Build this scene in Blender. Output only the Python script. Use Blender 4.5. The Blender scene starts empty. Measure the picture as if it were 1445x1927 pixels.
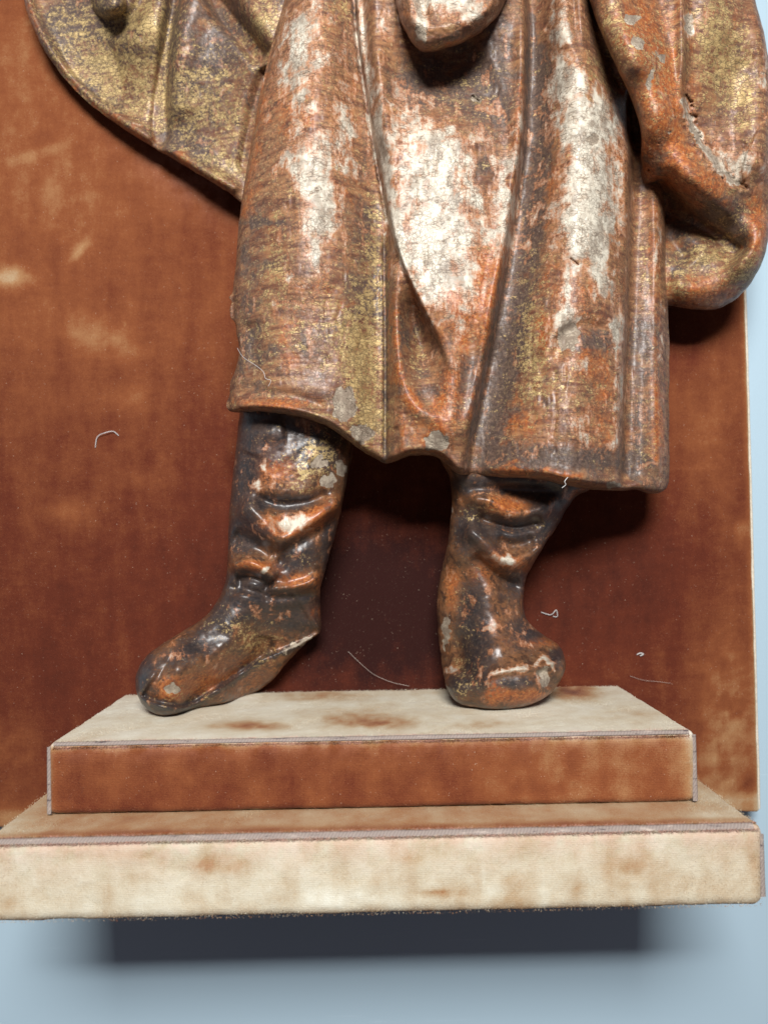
import bpy, math, random
import numpy as np
rng = np.random.default_rng(7); random.seed(7)
C = bpy.context.scene.collection
S = bpy.context.scene

# ---------------------------------------------------------------- camera
FPX, CX, CY = 1600.0, 722.5, 963.5        # focal length and centre, in pixels of the 1445 x 1927 photograph
TABLE_Z, PANEL_Z = 0.0, 0.024
D_PANEL, D_LOW, D_UP = 0.560, 0.3972, 0.429
ZC = PANEL_Z + D_PANEL
n = np.array([-22.5, -41.5, -1600.0]); n /= np.linalg.norm(n)
wz = -n
wx = np.array([math.cos(0.016), math.sin(0.016), 0.0]); wx -= wz * (wx @ wz); wx /= np.linalg.norm(wx)
wy = np.cross(wz, wx)
RW = np.array([wx, wy, wz])               # camera -> world rotation
def U(px, py, depth):
    """point of the place seen at (px,py) lying `depth` below the camera height"""
    px = np.asarray(px, float); py = np.asarray(py, float)
    d = np.stack([(px - CX) / FPX, -(py - CY) / FPX, -np.ones_like(px)], -1) @ RW.T
    k = np.asarray(depth, float) / (-d[..., 2])
    p = d * k[..., None]
    p[..., 2] += ZC
    return p
import mathutils
cam = bpy.data.cameras.new('camera'); co = bpy.data.objects.new('camera', cam); C.objects.link(co)
cam.sensor_fit = 'VERTICAL'; cam.sensor_height = 24; cam.lens = 24 * FPX / 1927
m4 = mathutils.Matrix([[*RW[0], 0], [*RW[1], 0], [*RW[2], ZC], [0, 0, 0, 1]])
co.matrix_world = m4
cam.clip_start = 0.01; cam.clip_end = 50
cam.dof.use_dof = True; cam.dof.focus_distance = 0.462; cam.dof.aperture_fstop = 5.0
S.camera = co
# ---------------------------------------------------------------- light
w = bpy.data.worlds.new('World'); S.world = w; w.use_nodes = True
w.node_tree.nodes['Background'].inputs[0].default_value = (0.95, 0.84, 0.95, 1)
w.node_tree.nodes['Background'].inputs[1].default_value = 0.105
def area(name, loc, target, sx, sy, power, col):
    l = bpy.data.lights.new(name, 'AREA'); l.shape = 'RECTANGLE'; l.size = sx; l.size_y = sy; l.energy = power; l.color = col
    o = bpy.data.objects.new(name, l); C.objects.link(o); o.location = loc
    o.rotation_euler = (mathutils.Vector(target) - mathutils.Vector(loc)).to_track_quat('-Z', 'Y').to_euler()
    return o
area('ceiling_light', (0.0, 0.467, 1.2), (0, -.05, 0.1), 0.32, 0.06, 7.5, (1.0, 0.985, 0.97))
area('window_light', (0.0, 0.575, 1.2), (0, -.05, 0.1), 0.44, 0.26, 23, (1.0, 0.985, 0.96))
S.view_settings.view_transform = 'Standard'; S.view_settings.look = 'None'; S.view_settings.exposure = 0; S.view_settings.gamma = 1

# ---------------------------------------------------------------- numeric helpers
def smooth(pts, k=6, closed=False):
    P = np.array(pts, float); N = len(P)
    if N < 3 and not closed: return P
    out = []
    rngi = range(N) if closed else range(N - 1)
    for i in rngi:
        if closed: a, b, c, d = P[(i-1) % N], P[i], P[(i+1) % N], P[(i+2) % N]
        else: a, b, c, d = P[max(i-1, 0)], P[i], P[i+1], P[min(i+2, N-1)]
        for t in np.arange(k) / k:
            out.append(0.5 * ((2*b) + (-a + c)*t + (2*a - 5*b + 4*c - d)*t*t + (-a + 3*b - 3*c + d)*t**3))
    if not closed: out.append(P[-1])
    return np.array(out)
def pline(X, Y, P, closed=False):
    """distance, signed distance (+ = image right when the path runs down), parameter 0..1"""
    best = np.full(X.shape, 1e18); sd = np.zeros(X.shape); tt = np.zeros(X.shape)
    Q = np.vstack([P, P[:1]]) if closed else P
    L = np.hypot(*(Q[1:] - Q[:-1]).T); cum = np.concatenate([[0], np.cumsum(L)]); tot = cum[-1]
    for i in range(len(Q) - 1):
        a, b = Q[i], Q[i+1]; dx, dy = b - a; l2 = dx*dx + dy*dy + 1e-12
        u = np.clip(((X - a[0])*dx + (Y - a[1])*dy) / l2, 0, 1)
        ex = X - (a[0] + u*dx); ey = Y - (a[1] + u*dy); d2 = ex*ex + ey*ey
        mk = d2 < best
        best = np.where(mk, d2, best)
        sd = np.where(mk, np.sign(dy*ex - dx*ey + 1e-12), sd)
        tt = np.where(mk, (cum[i] + u*L[i]) / tot, tt)
    d = np.sqrt(best)
    return d, d*sd, tt
def nearest(X, Y, P):
    Q = np.vstack([P, P[:1]]); best = np.full(X.shape, 1e18); nx = X.copy(); ny = Y.copy()
    for i in range(len(Q) - 1):
        a, b = Q[i], Q[i+1]; dx, dy = b - a
        u = np.clip(((X - a[0])*dx + (Y - a[1])*dy) / (dx*dx + dy*dy + 1e-12), 0, 1)
        qx = a[0] + u*dx; qy = a[1] + u*dy; d2 = (X-qx)**2 + (Y-qy)**2; mk = d2 < best
        best = np.where(mk, d2, best); nx = np.where(mk, qx, nx); ny = np.where(mk, qy, ny)
    return nx, ny
def inside(X, Y, P):
    r = np.zeros(X.shape, bool); Q = np.vstack([P, P[:1]])
    for i in range(len(Q) - 1):
        (x0, y0), (x1, y1) = Q[i], Q[i+1]
        if y0 == y1: continue
        r ^= ((y0 > Y) != (y1 > Y)) & (X < (x1-x0)*(Y-y0)/(y1-y0) + x0)
    return r
_tab = rng.random((256, 256))
def vn(x, y):
    xi = np.floor(x).astype(int); yi = np.floor(y).astype(int); fx = x-xi; fy = y-yi
    fx = fx*fx*(3-2*fx); fy = fy*fy*(3-2*fy); g = lambda a, b: _tab[a & 255, b & 255]
    return (g(xi, yi)*(1-fx)+g(xi+1, yi)*fx)*(1-fy) + (g(xi, yi+1)*(1-fx)+g(xi+1, yi+1)*fx)*fy
def fbm(x, y, o=4):
    s = 0; a = 1; t = 0
    for i in range(o): s = s + a*(vn(x*2**i + 17*i, y*2**i + 31*i) - .5); t += a; a *= .5
    return s / t * 2                                            # about -1..1
def prof(u): u = np.clip(u, 0, 1); return np.sqrt(1 - (1-u)**2)
def sstep(a, b, x): t = np.clip((x-a)/(b-a), 0, 1); return t*t*(3-2*t)

class Field:
    """height, wear or painted-shade field over photo-sized coordinates, made of strokes"""
    deep = 1.0; high = 1.0
    def __init__(s, X, Y): s.X, s.Y, s.H = X, Y, np.zeros(X.shape)
    def _sub(s, P, m):
        return (s.X > P[:, 0].min()-m) & (s.X < P[:, 0].max()+m) & (s.Y > P[:, 1].min()-m) & (s.Y < P[:, 1].max()+m)
    def gro(s, pts, a, wl, wr=None, taper=0.12, wend=1.0):
        """rounded ridge (a>0) or groove (a<0); wl / wr = widths on the image left / right side (path runs down)"""
        a = a*(s.deep if a < 0 else s.high); wr = wr or wl; P = smooth(pts, 4); k = s._sub(P, 3*max(wl, wr)*max(1, wend))
        if not k.any(): return
        d, sd, t = pline(s.X[k], s.Y[k], P); sc = 1 + (wend-1)*t
        v = a*np.where(sd < 0, np.exp(-(sd/(wl*sc))**2), np.exp(-(sd/(wr*sc))**2))
        if taper: v *= sstep(0, taper, t) * sstep(0, taper, 1-t)
        s.H[k] += v
    def lip(s, pts, a, w, W, taper=0.12, side=1):
        """step: ground on the right (side=1) of the path stands a higher, easing off over W"""
        P = smooth(pts, 4); k = s._sub(P, 3*W+3*w)
        if not k.any(): return
        d, sd, t = pline(s.X[k], s.Y[k], P); sd = sd*side
        v = a/(1+np.exp(-np.clip(sd/w*3, -30, 30)))*np.exp(-np.maximum(sd, 0)/W)
        if taper: v *= sstep(0, taper, t) * sstep(0, taper, 1-t)
        s.H[k] += v
    def blob(s, x, y, rx, ry, a, ang=0, p=1.0):
        c, q = math.cos(math.radians(ang)), math.sin(math.radians(ang)); dx, dy = s.X-x, s.Y-y
        s.H += a*np.exp(-((((dx*c+dy*q)/rx)**2 + ((-dx*q+dy*c)/ry)**2)**p))
    def ball(s, pts, a, w):
        P = np.array(pts, float); d, _, _ = pline(s.X, s.Y, P if len(P) > 2 else smooth(np.vstack([P, P[-1:]+.1]), 2))
        s.H = np.maximum(s.H, s.H*0 + np.where(d < w, a*np.sqrt(np.clip(1-(d/w)**2, 0, 1)), -1e3)) if False else s.H + np.where(d < w, a*np.sqrt(np.clip(1-(d/w)**2, 0, 1)), 0)

PXM = 0.00028                                                    # metres per height unit
def idw(X, Y, pts):
    num = 0; den = 0
    for x, y, v in pts:
        wgt = 1/(((X-x)**2+(Y-y)**2)/1e4 + .02)**1.5
        num = num + wgt*v; den = den + wgt
    return num/den

def relief(name, outline, step, hfun, rim, paint, mat, parent, back=60, backr=80, jag=1.5, k=5):
    P = smooth(outline, k, True)
    # worn, slightly irregular outline
    nn = fbm(P[:, 0]/14, P[:, 1]/14, 3); nrm = np.roll(P, -1, 0)-np.roll(P, 1, 0); nrm = np.stack([nrm[:, 1], -nrm[:, 0]], 1); nrm /= np.hypot(*nrm.T)[:, None]+1e-9
    P = P + nrm*nn[:, None]*jag
    x0, y0 = P.min(0)-step*1.5; x1, y1 = P.max(0)+step*1.5
    X, Y = np.meshgrid(np.arange(x0, x1, step), np.arange(y0, y1, step))
    ins = inside(X, Y, P)
    cell = ins[:-1, :-1] | ins[1:, :-1] | ins[:-1, 1:] | ins[1:, 1:]
    used = np.zeros(X.shape, bool)
    for a in (slice(None, -1), slice(1, None)):
        for b in (slice(None, -1), slice(1, None)): used[a, b] |= cell
    out = used & ~ins
    nx, ny = nearest(X[out], Y[out], P); X[out] = nx; Y[out] = ny
    x = X[used]; y = Y[used]; isin = ins[used]
    d, _, _ = pline(x, y, P, True); d[~isin] = 0
    H = hfun(x, y, d); H = np.where(isin, H, 0)
    zr = rim(x, y)
    front = U(x, y, zr - H*PXM)
    bk = U(x[isin], y[isin], np.minimum(zr[isin] + back*PXM*prof(d[isin]/backr), D_PANEL-.001))
    idx = -np.ones(X.shape, int); idx[used] = np.arange(used.sum())
    bidx = idx.copy(); bi = np.arange(isin.sum()) + used.sum(); tmp = idx[used].copy(); tmp[isin] = bi; bidx[used] = tmp
    j, i = np.nonzero(cell)
    q = lambda I: np.stack([I[j, i], I[j+1, i], I[j+1, i+1], I[j, i+1]], 1)
    F = np.vstack([q(idx), q(bidx)[:, ::-1]])
    V = np.vstack([front, bk])
    me = bpy.data.meshes.new(name)
    me.vertices.add(len(V)); me.vertices.foreach_set('co', V.astype(np.float32).ravel())
    me.loops.add(F.size); me.loops.foreach_set('vertex_index', F.astype(np.int32).ravel())
    me.polygons.add(len(F)); me.polygons.foreach_set('loop_start', np.arange(0, F.size, 4, dtype=np.int32))
    me.update(calc_edges=True)
    me.polygons.foreach_set('use_smooth', np.ones(len(F), bool))
    masks = paint(x, y)
    for kk, v in masks.items():
        at = me.attributes.new(kk, 'FLOAT', 'POINT')
        at.data.foreach_set('value', np.concatenate([v, v[isin]]).astype(np.float32))
    me.validate()
    me.materials.append(mat)
    o = bpy.data.objects.new(name, me); C.objects.link(o); o.parent = parent
    return o

# ---------------------------------------------------------------- materials
class NT:
    def __init__(s, name):
        s.m = bpy.data.materials.new(name); s.m.use_nodes = True; s.t = s.m.node_tree; s.n = s.t.nodes; s.l = s.t.links
        s.b = s.n['Principled BSDF']; s.tc = s.n.new('ShaderNodeTexCoord')
    def put(s, sock, v):
        if hasattr(v, 'links') or isinstance(v, bpy.types.NodeSocket): s.l.new(v, sock)
        elif v is not None:
            if sock.type == 'RGBA' and len(v) == 3: v = (*v, 1)
            sock.default_value = v
    def map(s, scale, rot=(0, 0, 0), src=None):
        n_ = s.n.new('ShaderNodeMapping'); s.put(n_.inputs[0], src or s.tc.outputs['Object']); n_.inputs['Scale'].default_value = scale; n_.inputs['Rotation'].default_value = rot
        return n_.outputs[0]
    def noise(s, vec, scale, detail=5, rough=.6, dist=0):
        n_ = s.n.new('ShaderNodeTexNoise'); s.put(n_.inputs['Vector'], vec); n_.inputs['Scale'].default_value = scale
        n_.inputs['Detail'].default_value = detail; n_.inputs['Roughness'].default_value = rough; n_.inputs['Distortion'].default_value = dist
        return n_.outputs[0]
    def vor(s, vec, scale, feature='DISTANCE_TO_EDGE', rnd=1):
        n_ = s.n.new('ShaderNodeTexVoronoi'); n_.feature = feature; s.put(n_.inputs['Vector'], vec); n_.inputs['Scale'].default_value = scale; n_.inputs['Randomness'].default_value = rnd
        return n_.outputs[0]
    def math(s, op, a, b=None, clamp=False):
        n_ = s.n.new('ShaderNodeMath'); n_.operation = op; n_.use_clamp = clamp; s.put(n_.inputs[0], a)
        if b is not None: s.put(n_.inputs[1], b)
        return n_.outputs[0]
    def rng(s, v, a, b, c=0., d=1., smooth_=True):
        n_ = s.n.new('ShaderNodeMapRange'); n_.interpolation_type = 'SMOOTHSTEP' if smooth_ else 'LINEAR'; s.put(n_.inputs[0], v)
        for i_, q in enumerate((a, b, c, d)): n_.inputs[i_+1].default_value = q
        return n_.outputs[0]
    def mix(s, f, a, b, mode='MIX'):
        n_ = s.n.new('ShaderNodeMix'); n_.data_type = 'RGBA'; n_.blend_type = mode; s.put(n_.inputs[0], f); s.put(n_.inputs[6], a); s.put(n_.inputs[7], b)
        return n_.outputs[2]
    def attr(s, name):
        n_ = s.n.new('ShaderNodeAttribute'); n_.attribute_name = name; return n_.outputs['Fac']
    def ramp(s, f, stops):
        n_ = s.n.new('ShaderNodeValToRGB'); s.put(n_.inputs[0], f); e = n_.color_ramp.elements
        while len(e) < len(stops): e.new(.5)
        for el, (p, c) in zip(e, stops): el.position = p; el.color = (*c, 1)
        return n_.outputs[0]
    def bump(s, h, strength, dist, normal=None):
        n_ = s.n.new('ShaderNodeBump'); s.put(n_.inputs['Height'], h); n_.inputs['Strength'].default_value = strength; n_.inputs['Distance'].default_value = dist
        if normal is not None: s.put(n_.inputs['Normal'], normal)
        return n_.outputs[0]
    def warp(s, vec, scale, amt):
        n_ = s.n.new('ShaderNodeTexNoise'); s.put(n_.inputs['Vector'], vec); n_.inputs['Scale'].default_value = scale; n_.inputs['Detail'].default_value = 3
        sub = s.n.new('ShaderNodeVectorMath'); sub.operation = 'SUBTRACT'; s.l.new(n_.outputs['Color'], sub.inputs[0]); sub.inputs[1].default_value = (.5, .5, .5)
        sc = s.n.new('ShaderNodeVectorMath'); sc.operation = 'SCALE'; s.l.new(sub.outputs[0], sc.inputs[0]); sc.inputs['Scale'].default_value = amt
        ad = s.n.new('ShaderNodeVectorMath'); ad.operation = 'ADD'; s.put(ad.inputs[0], vec); s.l.new(sc.outputs[0], ad.inputs[1])
        return ad.outputs[0]

def polychrome(name, boot=False):
    """old gilded and painted limewood: red bole, tarnished leaf, gold specks, bare chalk ground, craquelure; some shade and highlights painted in by mask"""
    g = NT(name); M = g.math
    base = g.map((100, 100, 100))                                 # centimetres
    wv = g.warp(base, .9, .5)
    cxy = g.warp(g.map((100, 190, 100)), 1.4, .5)                # cells stretched across: cracks run level
    ver = g.map((260, 55, 100)); hor = g.map((45, 330, 100))
    nv = g.noise(ver, 1.0, 7, .65); nh = g.noise(hor, 1.0, 6, .65)
    nb = g.noise(base, .55, 7, .62, .3); nf = g.noise(base, 5.5, 6, .7); nl = g.noise(g.warp(g.map((100, 130, 100)), 1.2, .6), .75, 5, .6, .6); nl2 = g.noise(g.warp(g.map((115, 80, 100)), 1.5, .6), 1.05, 5, .62, .5); nm = g.noise(base, 1.7, 7, .66, .4)
    A = {k: g.attr(k) for k in ('white', 'dark', 'gold', 'orange', 'chip')}
    def mask(a, terms, lo, hi):
        v = a
        for nse, wt in terms: v = M('ADD', v, M('MULTIPLY', M('SUBTRACT', nse, .5), wt))
        return g.rng(v, lo, hi)
    # bole: brown to orange
    om = mask(M('MULTIPLY', A['orange'], 1.15), [(nl2, 2.1), (nv, .8), (nf, .4)], .28, 1.05)
    if boot: om = mask(A['orange'], [(nm, 1.1), (nb, .7), (nf, 1.3)], .22, .72)
    lowc = g.mix(g.rng(nh, .35, .65), (.115, .044, .026), (.30, .15, .070)) if not boot else g.mix(g.rng(nm, .38, .62), (.055, .028, .018), (.20, .085, .034))
    col = g.mix(om, lowc, g.mix(g.rng(nf, .4, .65), (.26, .066, .019), (.45, .158, .040)))
    col = g.mix(g.rng(nf, .52, .72, 0, .38 if not boot else .25), col, (.40, .20, .085))
    col = g.mix(g.rng(g.noise(base, 3.1, 6, .7), .54, .70, 0, .6 if not boot else .2), col, (.46, .33, .17))
    col = g.mix(g.rng(g.noise(g.map((140, 420, 100)), 1.3, 6, .75), .55, .72, 0, .6 if not boot else .3), col, (.05, .03, .022))
    # tarnish in level bands; also shade painted into valleys and recesses
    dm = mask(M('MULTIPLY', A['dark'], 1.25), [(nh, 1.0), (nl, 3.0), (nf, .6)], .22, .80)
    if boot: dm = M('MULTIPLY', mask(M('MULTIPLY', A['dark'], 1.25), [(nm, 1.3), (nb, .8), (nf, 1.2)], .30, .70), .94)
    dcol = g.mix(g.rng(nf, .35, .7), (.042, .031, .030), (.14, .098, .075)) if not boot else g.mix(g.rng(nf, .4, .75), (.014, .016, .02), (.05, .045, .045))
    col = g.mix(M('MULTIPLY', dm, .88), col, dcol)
    # bare ground, and highlights painted on fold ridges
    wm = mask(A['white'], [(nv, 1.5), (nf, .7), (nl, 1.8)], .26, .84)
    wcol = g.mix(g.rng(nl2, .36, .60), (.30, .255, .20), (.60, .555, .455))
    wcol = g.mix(g.rng(nm, .46, .66, 0, .7), wcol, (.33, .25, .18))
    halo = mask(A['white'], [(nv, 1.5), (nf, .7), (nl, 2.1)], .16, .46)
    col = g.mix(M('MULTIPLY', halo, .55), col, (.47, .17, .06))
    col = g.mix(wm, col, wcol)
    # gold leaf left as specks
    gm = M('MULTIPLY', mask(A['gold'], [(nf, 2.9), (nh, 1.6), (nm, 1.2), (g.noise(base, 14, 4, .7), 1.2)], .58, .95), M('SUBTRACT', 1.0, M('MULTIPLY', wm, .92)))
    col = g.mix(M('MULTIPLY', gm, .9), col, g.mix(g.rng(nm, .35, .65), (.26, .175, .075), (.56, .41, .18)))
    # lost flakes: grey wood / chalk
    cm = mask(A['chip'], [(nf, .9), (nm, .6)], .45, .6)
    col = g.mix(cm, col, g.mix(g.rng(nm, .4, .62), (.20, .155, .115), (.40, .34, .26)))
    # craquelure
    c1 = g.vor(cxy, 2.3); c2 = g.vor(wv, 4.6); c3 = g.vor(g.warp(g.map((100, 700, 100)), 2, .5), .9)
    l1 = g.rng(c1, .0, .085, 1, 0); l2 = g.rng(c2, 0, .12, 1, 0); l3 = g.rng(c3, 0, .05, 1, 0)
    some = g.rng(nb, .42, .6); some2 = g.rng(nm, .42, .62)
    crack = M('MAXIMUM', M('MULTIPLY', l1, M('MAXIMUM', g.rng(nm, .38, .6, .0, .85), M('MULTIPLY', gm, .9))), M('MAXIMUM', M('MULTIPLY', l2, M('MULTIPLY', some, .7)), M('MULTIPLY', l3, M('MULTIPLY', some2, .95))))
    if boot: crack = M('MULTIPLY', crack, .35)
    col = g.mix(M('MULTIPLY', crack, .85), col, (.045, .028, .018))
    # dust specks
    sp = M('MULTIPLY', g.rng(g.vor(base, 2.1, 'F1'), .03, .06, 1, 0), .55)
    col = g.mix(sp, col, (.7, .62, .5))
    g.put(g.b.inputs['Base Color'], col)
    g.put(g.b.inputs['Metallic'], M('MULTIPLY', gm, .3))
    r = g.rng(nm, .3, .7, .42, .60) if not boot else g.rng(nm, .3, .7, .34, .5); r = M('ADD', r, M('MULTIPLY', wm, .10)); r = M('ADD', r, M('MULTIPLY', crack, .2)); r = M('ADD', r, M('MULTIPLY', cm, .4))
    g.put(g.b.inputs['Roughness'], r)
    g.b.inputs['Coat Weight'].default_value = .12 if not boot else .3; g.b.inputs['Coat Roughness'].default_value = .33; g.b.inputs['Specular IOR Level'].default_value = .42
    h = M('SUBTRACT', M('MULTIPLY', nf, .35), crack); h = M('SUBTRACT', h, M('MULTIPLY', cm, 1.2)); h = M('SUBTRACT', h, M('MULTIPLY', wm, .18))
    nrm = g.bump(h, .5, .00028); nrm = g.bump(nb, .3, .0010, nrm)
    g.put(g.b.inputs['Normal'], nrm)
    return g.m

def velvet(name, nap=1.0):
    """worn velvet: 'fade' 0 = deep rust pile, 1 = bleached cream; also carries painted shade"""
    g = NT(name); M = g.math
    base = g.map((100, 100, 100)); w1 = g.warp(base, .35, 1.6)
    n1 = g.noise(w1, .28, 6, .6, .4); n2 = g.noise(base, 1.1, 6, .65); n3 = g.noise(g.map((100, 100, 100), (0, 0, .5)), 14, 4, .7); nst = g.noise(g.map((60, 240, 100)), 1.0, 5, .7)
    ndr = g.noise(g.map((160, 35, 60)), .5, 5, .6)
    f = M('ADD', g.attr('fade_shade'), M('MULTIPLY', M('SUBTRACT', n1, .5), .11)); f = M('ADD', f, M('MULTIPLY', M('SUBTRACT', n2, .5), .15)); f = M('ADD', f, M('MULTIPLY', M('SUBTRACT', n3, .5), .24))
    f = M('ADD', f, M('MULTIPLY', M('SUBTRACT', nst, .5), .08)); f = M('ADD', f, M('MULTIPLY', M('SUBTRACT', ndr, .5), .20))
    scf = g.noise(g.warp(g.map((150, 62, 90)), 1, .8), 1.0, 4, .6); f = M('ADD', f, g.rng(scf, .62, .85, 0, .08), True)
    col = g.ramp(f, [(0, (.022, .005, .004)), (.22, (.092, .019, .0085)), (.40, (.19, .059, .021)), (.54, (.29, .148, .066)), (.66, (.36, .258, .155)), (.82, (.48, .43, .325)), (1, (.60, .595, .51))])
    pk = M('MULTIPLY', g.attr('pink'), g.rng(n2, .35, .6), True)
    col = g.mix(pk, col, (.55, .30, .25))
    # lint and dust
    lint = g.rng(g.vor(base, 1.35, 'F1'), .02, .045, .45, 0)
    col = g.mix(lint, col, (.62, .5, .38))
    col = g.mix(M('MULTIPLY', g.rng(g.vor(base, 4.2, 'F1'), .05, .11, .5, 0), g.rng(n2, .45, .6)), col, (.60, .45, .34))
    col = g.mix(g.rng(n3, .62, .8, 0, .3), col, (.62, .46, .33))
    g.put(g.b.inputs['Base Color'], col)
    g.b.inputs['Roughness'].default_value = .9; g.b.inputs['Specular IOR Level'].default_value = .15
    g.b.inputs['Sheen Weight'].default_value = .22; g.b.inputs['Sheen Roughness'].default_value = .45
    g.put(g.b.inputs['Sheen Tint'], g.mix(.5, col, (.9, .65, .5)))
    wv_ = g.n.new('ShaderNodeTexWave'); g.put(wv_.inputs[0], g.map((100, 100, 100))); wv_.bands_direction = 'Y'; wv_.inputs['Scale'].default_value = 3.6; wv_.inputs['Distortion'].default_value = 1.5
    h = M('ADD', M('MULTIPLY', n3, .8), M('MULTIPLY', wv_.outputs['Fac'], .12))
    nrm = g.bump(h, .55*nap, .0007); nrm = g.bump(n2, .4, .0018, nrm)
    g.put(g.b.inputs['Normal'], nrm)
    return g.m

def seam_mat():
    g = NT('bare_weave'); M = g.math; base = g.map((100, 100, 100))
    wv = g.n.new('ShaderNodeTexWave'); g.put(wv.inputs[0], g.map((100, 100, 100), (0, 0, .6))); wv.inputs['Scale'].default_value = 2.4; wv.inputs['Distortion'].default_value = 2.0
    n2 = g.noise(g.map((100, 500, 300)), .9, 6, .7)
    col = g.mix(wv.outputs['Fac'], (.20, .16, .145), (.26, .215, .19)); col = g.mix(g.rng(n2, .55, .75), col, (.44, .37, .32)); col = g.mix(g.rng(n2, .30, .42, 1, 0), col, (.05, .035, .04))
    g.put(g.b.inputs['Base Color'], col); g.b.inputs['Roughness'].default_value = .85
    g.put(g.b.inputs['Normal'], g.bump(wv.outputs['Fac'], .12, .0003))
    return g.m
def plain(name, col, rough=.7, **k):
    g = NT(name); nz = g.noise(g.map((100, 100, 100)), 6, 5, .6)
    g.put(g.b.inputs['Base Color'], g.mix(g.rng(nz, .3, .7), tuple(c*.8 for c in col), col)); g.b.inputs['Roughness'].default_value = rough
    return g.m
def table_mat():
    g = NT('pale_blue_laminate'); base = g.map((100, 100, 100)); nz = g.noise(base, .08, 4, .5)
    sc = g.rng(g.noise(g.map((8, 300, 1), (0, 0, .5)), 1, 3, .5), .68, .74, 0, .25)
    col = g.mix(nz, (.345, .46, .54), (.36, .475, .555)); col = g.mix(sc, col, (.55, .66, .74))
    g.put(g.b.inputs['Base Color'], col); g.b.inputs['Roughness'].default_value = .34; g.b.inputs['Specular IOR Level'].default_value = .5
    g.put(g.b.inputs['Normal'], g.bump(g.noise(base, 9, 3, .5), .05, .0002))
    return g.m
M_COAT = polychrome('worn_gilding'); M_BOOT = polychrome('worn_boot_paint', True)
M_VEL = velvet('worn_velvet'); M_SEAM = seam_mat(); M_TAB = table_mat(); M_CREAM = plain('cream_cord', (.62, .56, .46), .9); M_LINT = plain('lint', (.55, .54, .53)); M_HAIR = plain('hair_grey', (.45, .38, .33), .5)
M_NAP = velvet('velvet_pile', 0.2)

# ---------------------------------------------------------------- tags
def tag(o, label=None, cat=None, kind=None, group=None):
    if label: o['label'] = label
    if cat: o['category'] = cat
    if kind: o['kind'] = kind
    if group: o['group'] = group
    return o
def empty(name, loc, label, cat):
    o = bpy.data.objects.new(name, None); C.objects.link(o); o.location = loc; o.empty_display_size = .02
    return tag(o, label, cat)
def keep(o, root):
    o.parent = root; o.matrix_parent_inverse = mathutils.Matrix.Translation(root.location).inverted()

# ---------------------------------------------------------------- setting: table top
me = bpy.data.meshes.new('table_top'); s_ = 3.0
me.from_pydata([(-s_, -s_, 0), (s_, -s_, 0), (s_, s_, 0), (-s_, s_, 0)], [], [(0, 1, 2, 3)]); me.materials.append(M_TAB)
o = bpy.data.objects.new('table_top', me); C.objects.link(o); tag(o, 'glossy pale blue surface under the velvet stand', None, 'structure')

# ---------------------------------------------------------------- velvet stand
def fade_field(fn): return fn
def rbox(name, lo, hi, r, seg, fadefn, pinkfn, mat, parent, puff=0.0006):
    """upholstered block: dense rounded box with uneven padding"""
    lo = np.array(lo); hi = np.array(hi); size = hi-lo; nn = np.maximum((size/seg).astype(int), 2)
    V = []; F = []; off = 0
    for ax in range(3):
        a, b = [q for q in range(3) if q != ax]
        def ticks(q):
            t = np.linspace(lo[q]+r, hi[q]-r, nn[q]+1); e = np.linspace(0, r, 5)[:-1]
            return np.concatenate([lo[q]+e, t, (hi[q]-e)[::-1]])
        ta, tb = ticks(a), ticks(b)
        for side in (0, 1):
            A, B = np.meshgrid(ta, tb, indexing='ij'); P = np.zeros(A.shape+(3,)); P[..., a] = A; P[..., b] = B; P[..., ax] = (lo, hi)[side][ax]
            na, nb_ = A.shape; I = np.arange(na*nb_).reshape(na, nb_)+off
            q = np.stack([I[:-1, :-1], I[1:, :-1], I[1:, 1:], I[:-1, 1:]], -1).reshape(-1, 4)
            flip = (side == 0) ^ (ax == 1)
            F.append(q[:, ::-1] if flip else q); V.append(P.reshape(-1, 3)); off += na*nb_
    V = np.vstack(V); F = np.vstack(F)
    inner = np.clip(V, lo+r, hi-r); dv = V-inner; L = np.linalg.norm(dv, axis=1, keepdims=True); N = dv/np.maximum(L, 1e-9)
    fl = L[:, 0] > 1e-9
    P = inner + N*r
    wob = fbm(V[:, 0]*60+V[:, 2]*35, V[:, 1]*60+V[:, 2]*50, 4)*puff + fbm(V[:, 0]*400+V[:, 2]*350, V[:, 1]*400-V[:, 2]*350, 3)*puff*.35
    P = P + N*wob[:, None]
    me = bpy.data.meshes.new(name); me.from_pydata(P.tolist(), [], F.tolist()); me.polygons.foreach_set('use_smooth', np.ones(len(F), bool))
    import bmesh
    for nm, fn in (('fade_shade', fadefn), ('pink', pinkfn)):
        at = me.attributes.new(nm, 'FLOAT', 'POINT'); at.data.foreach_set('value', np.clip(fn(P, N), -1, 2).astype(np.float32))
    bm = bmesh.new(); bm.from_mesh(me); bmesh.ops.remove_doubles(bm, verts=bm.verts, dist=1e-6); bm.to_mesh(me); bm.free()
    me.materials.append(mat); ob = bpy.data.objects.new(name, me); C.objects.link(ob); keep(ob, parent)
    return ob, P, N, F

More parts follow.
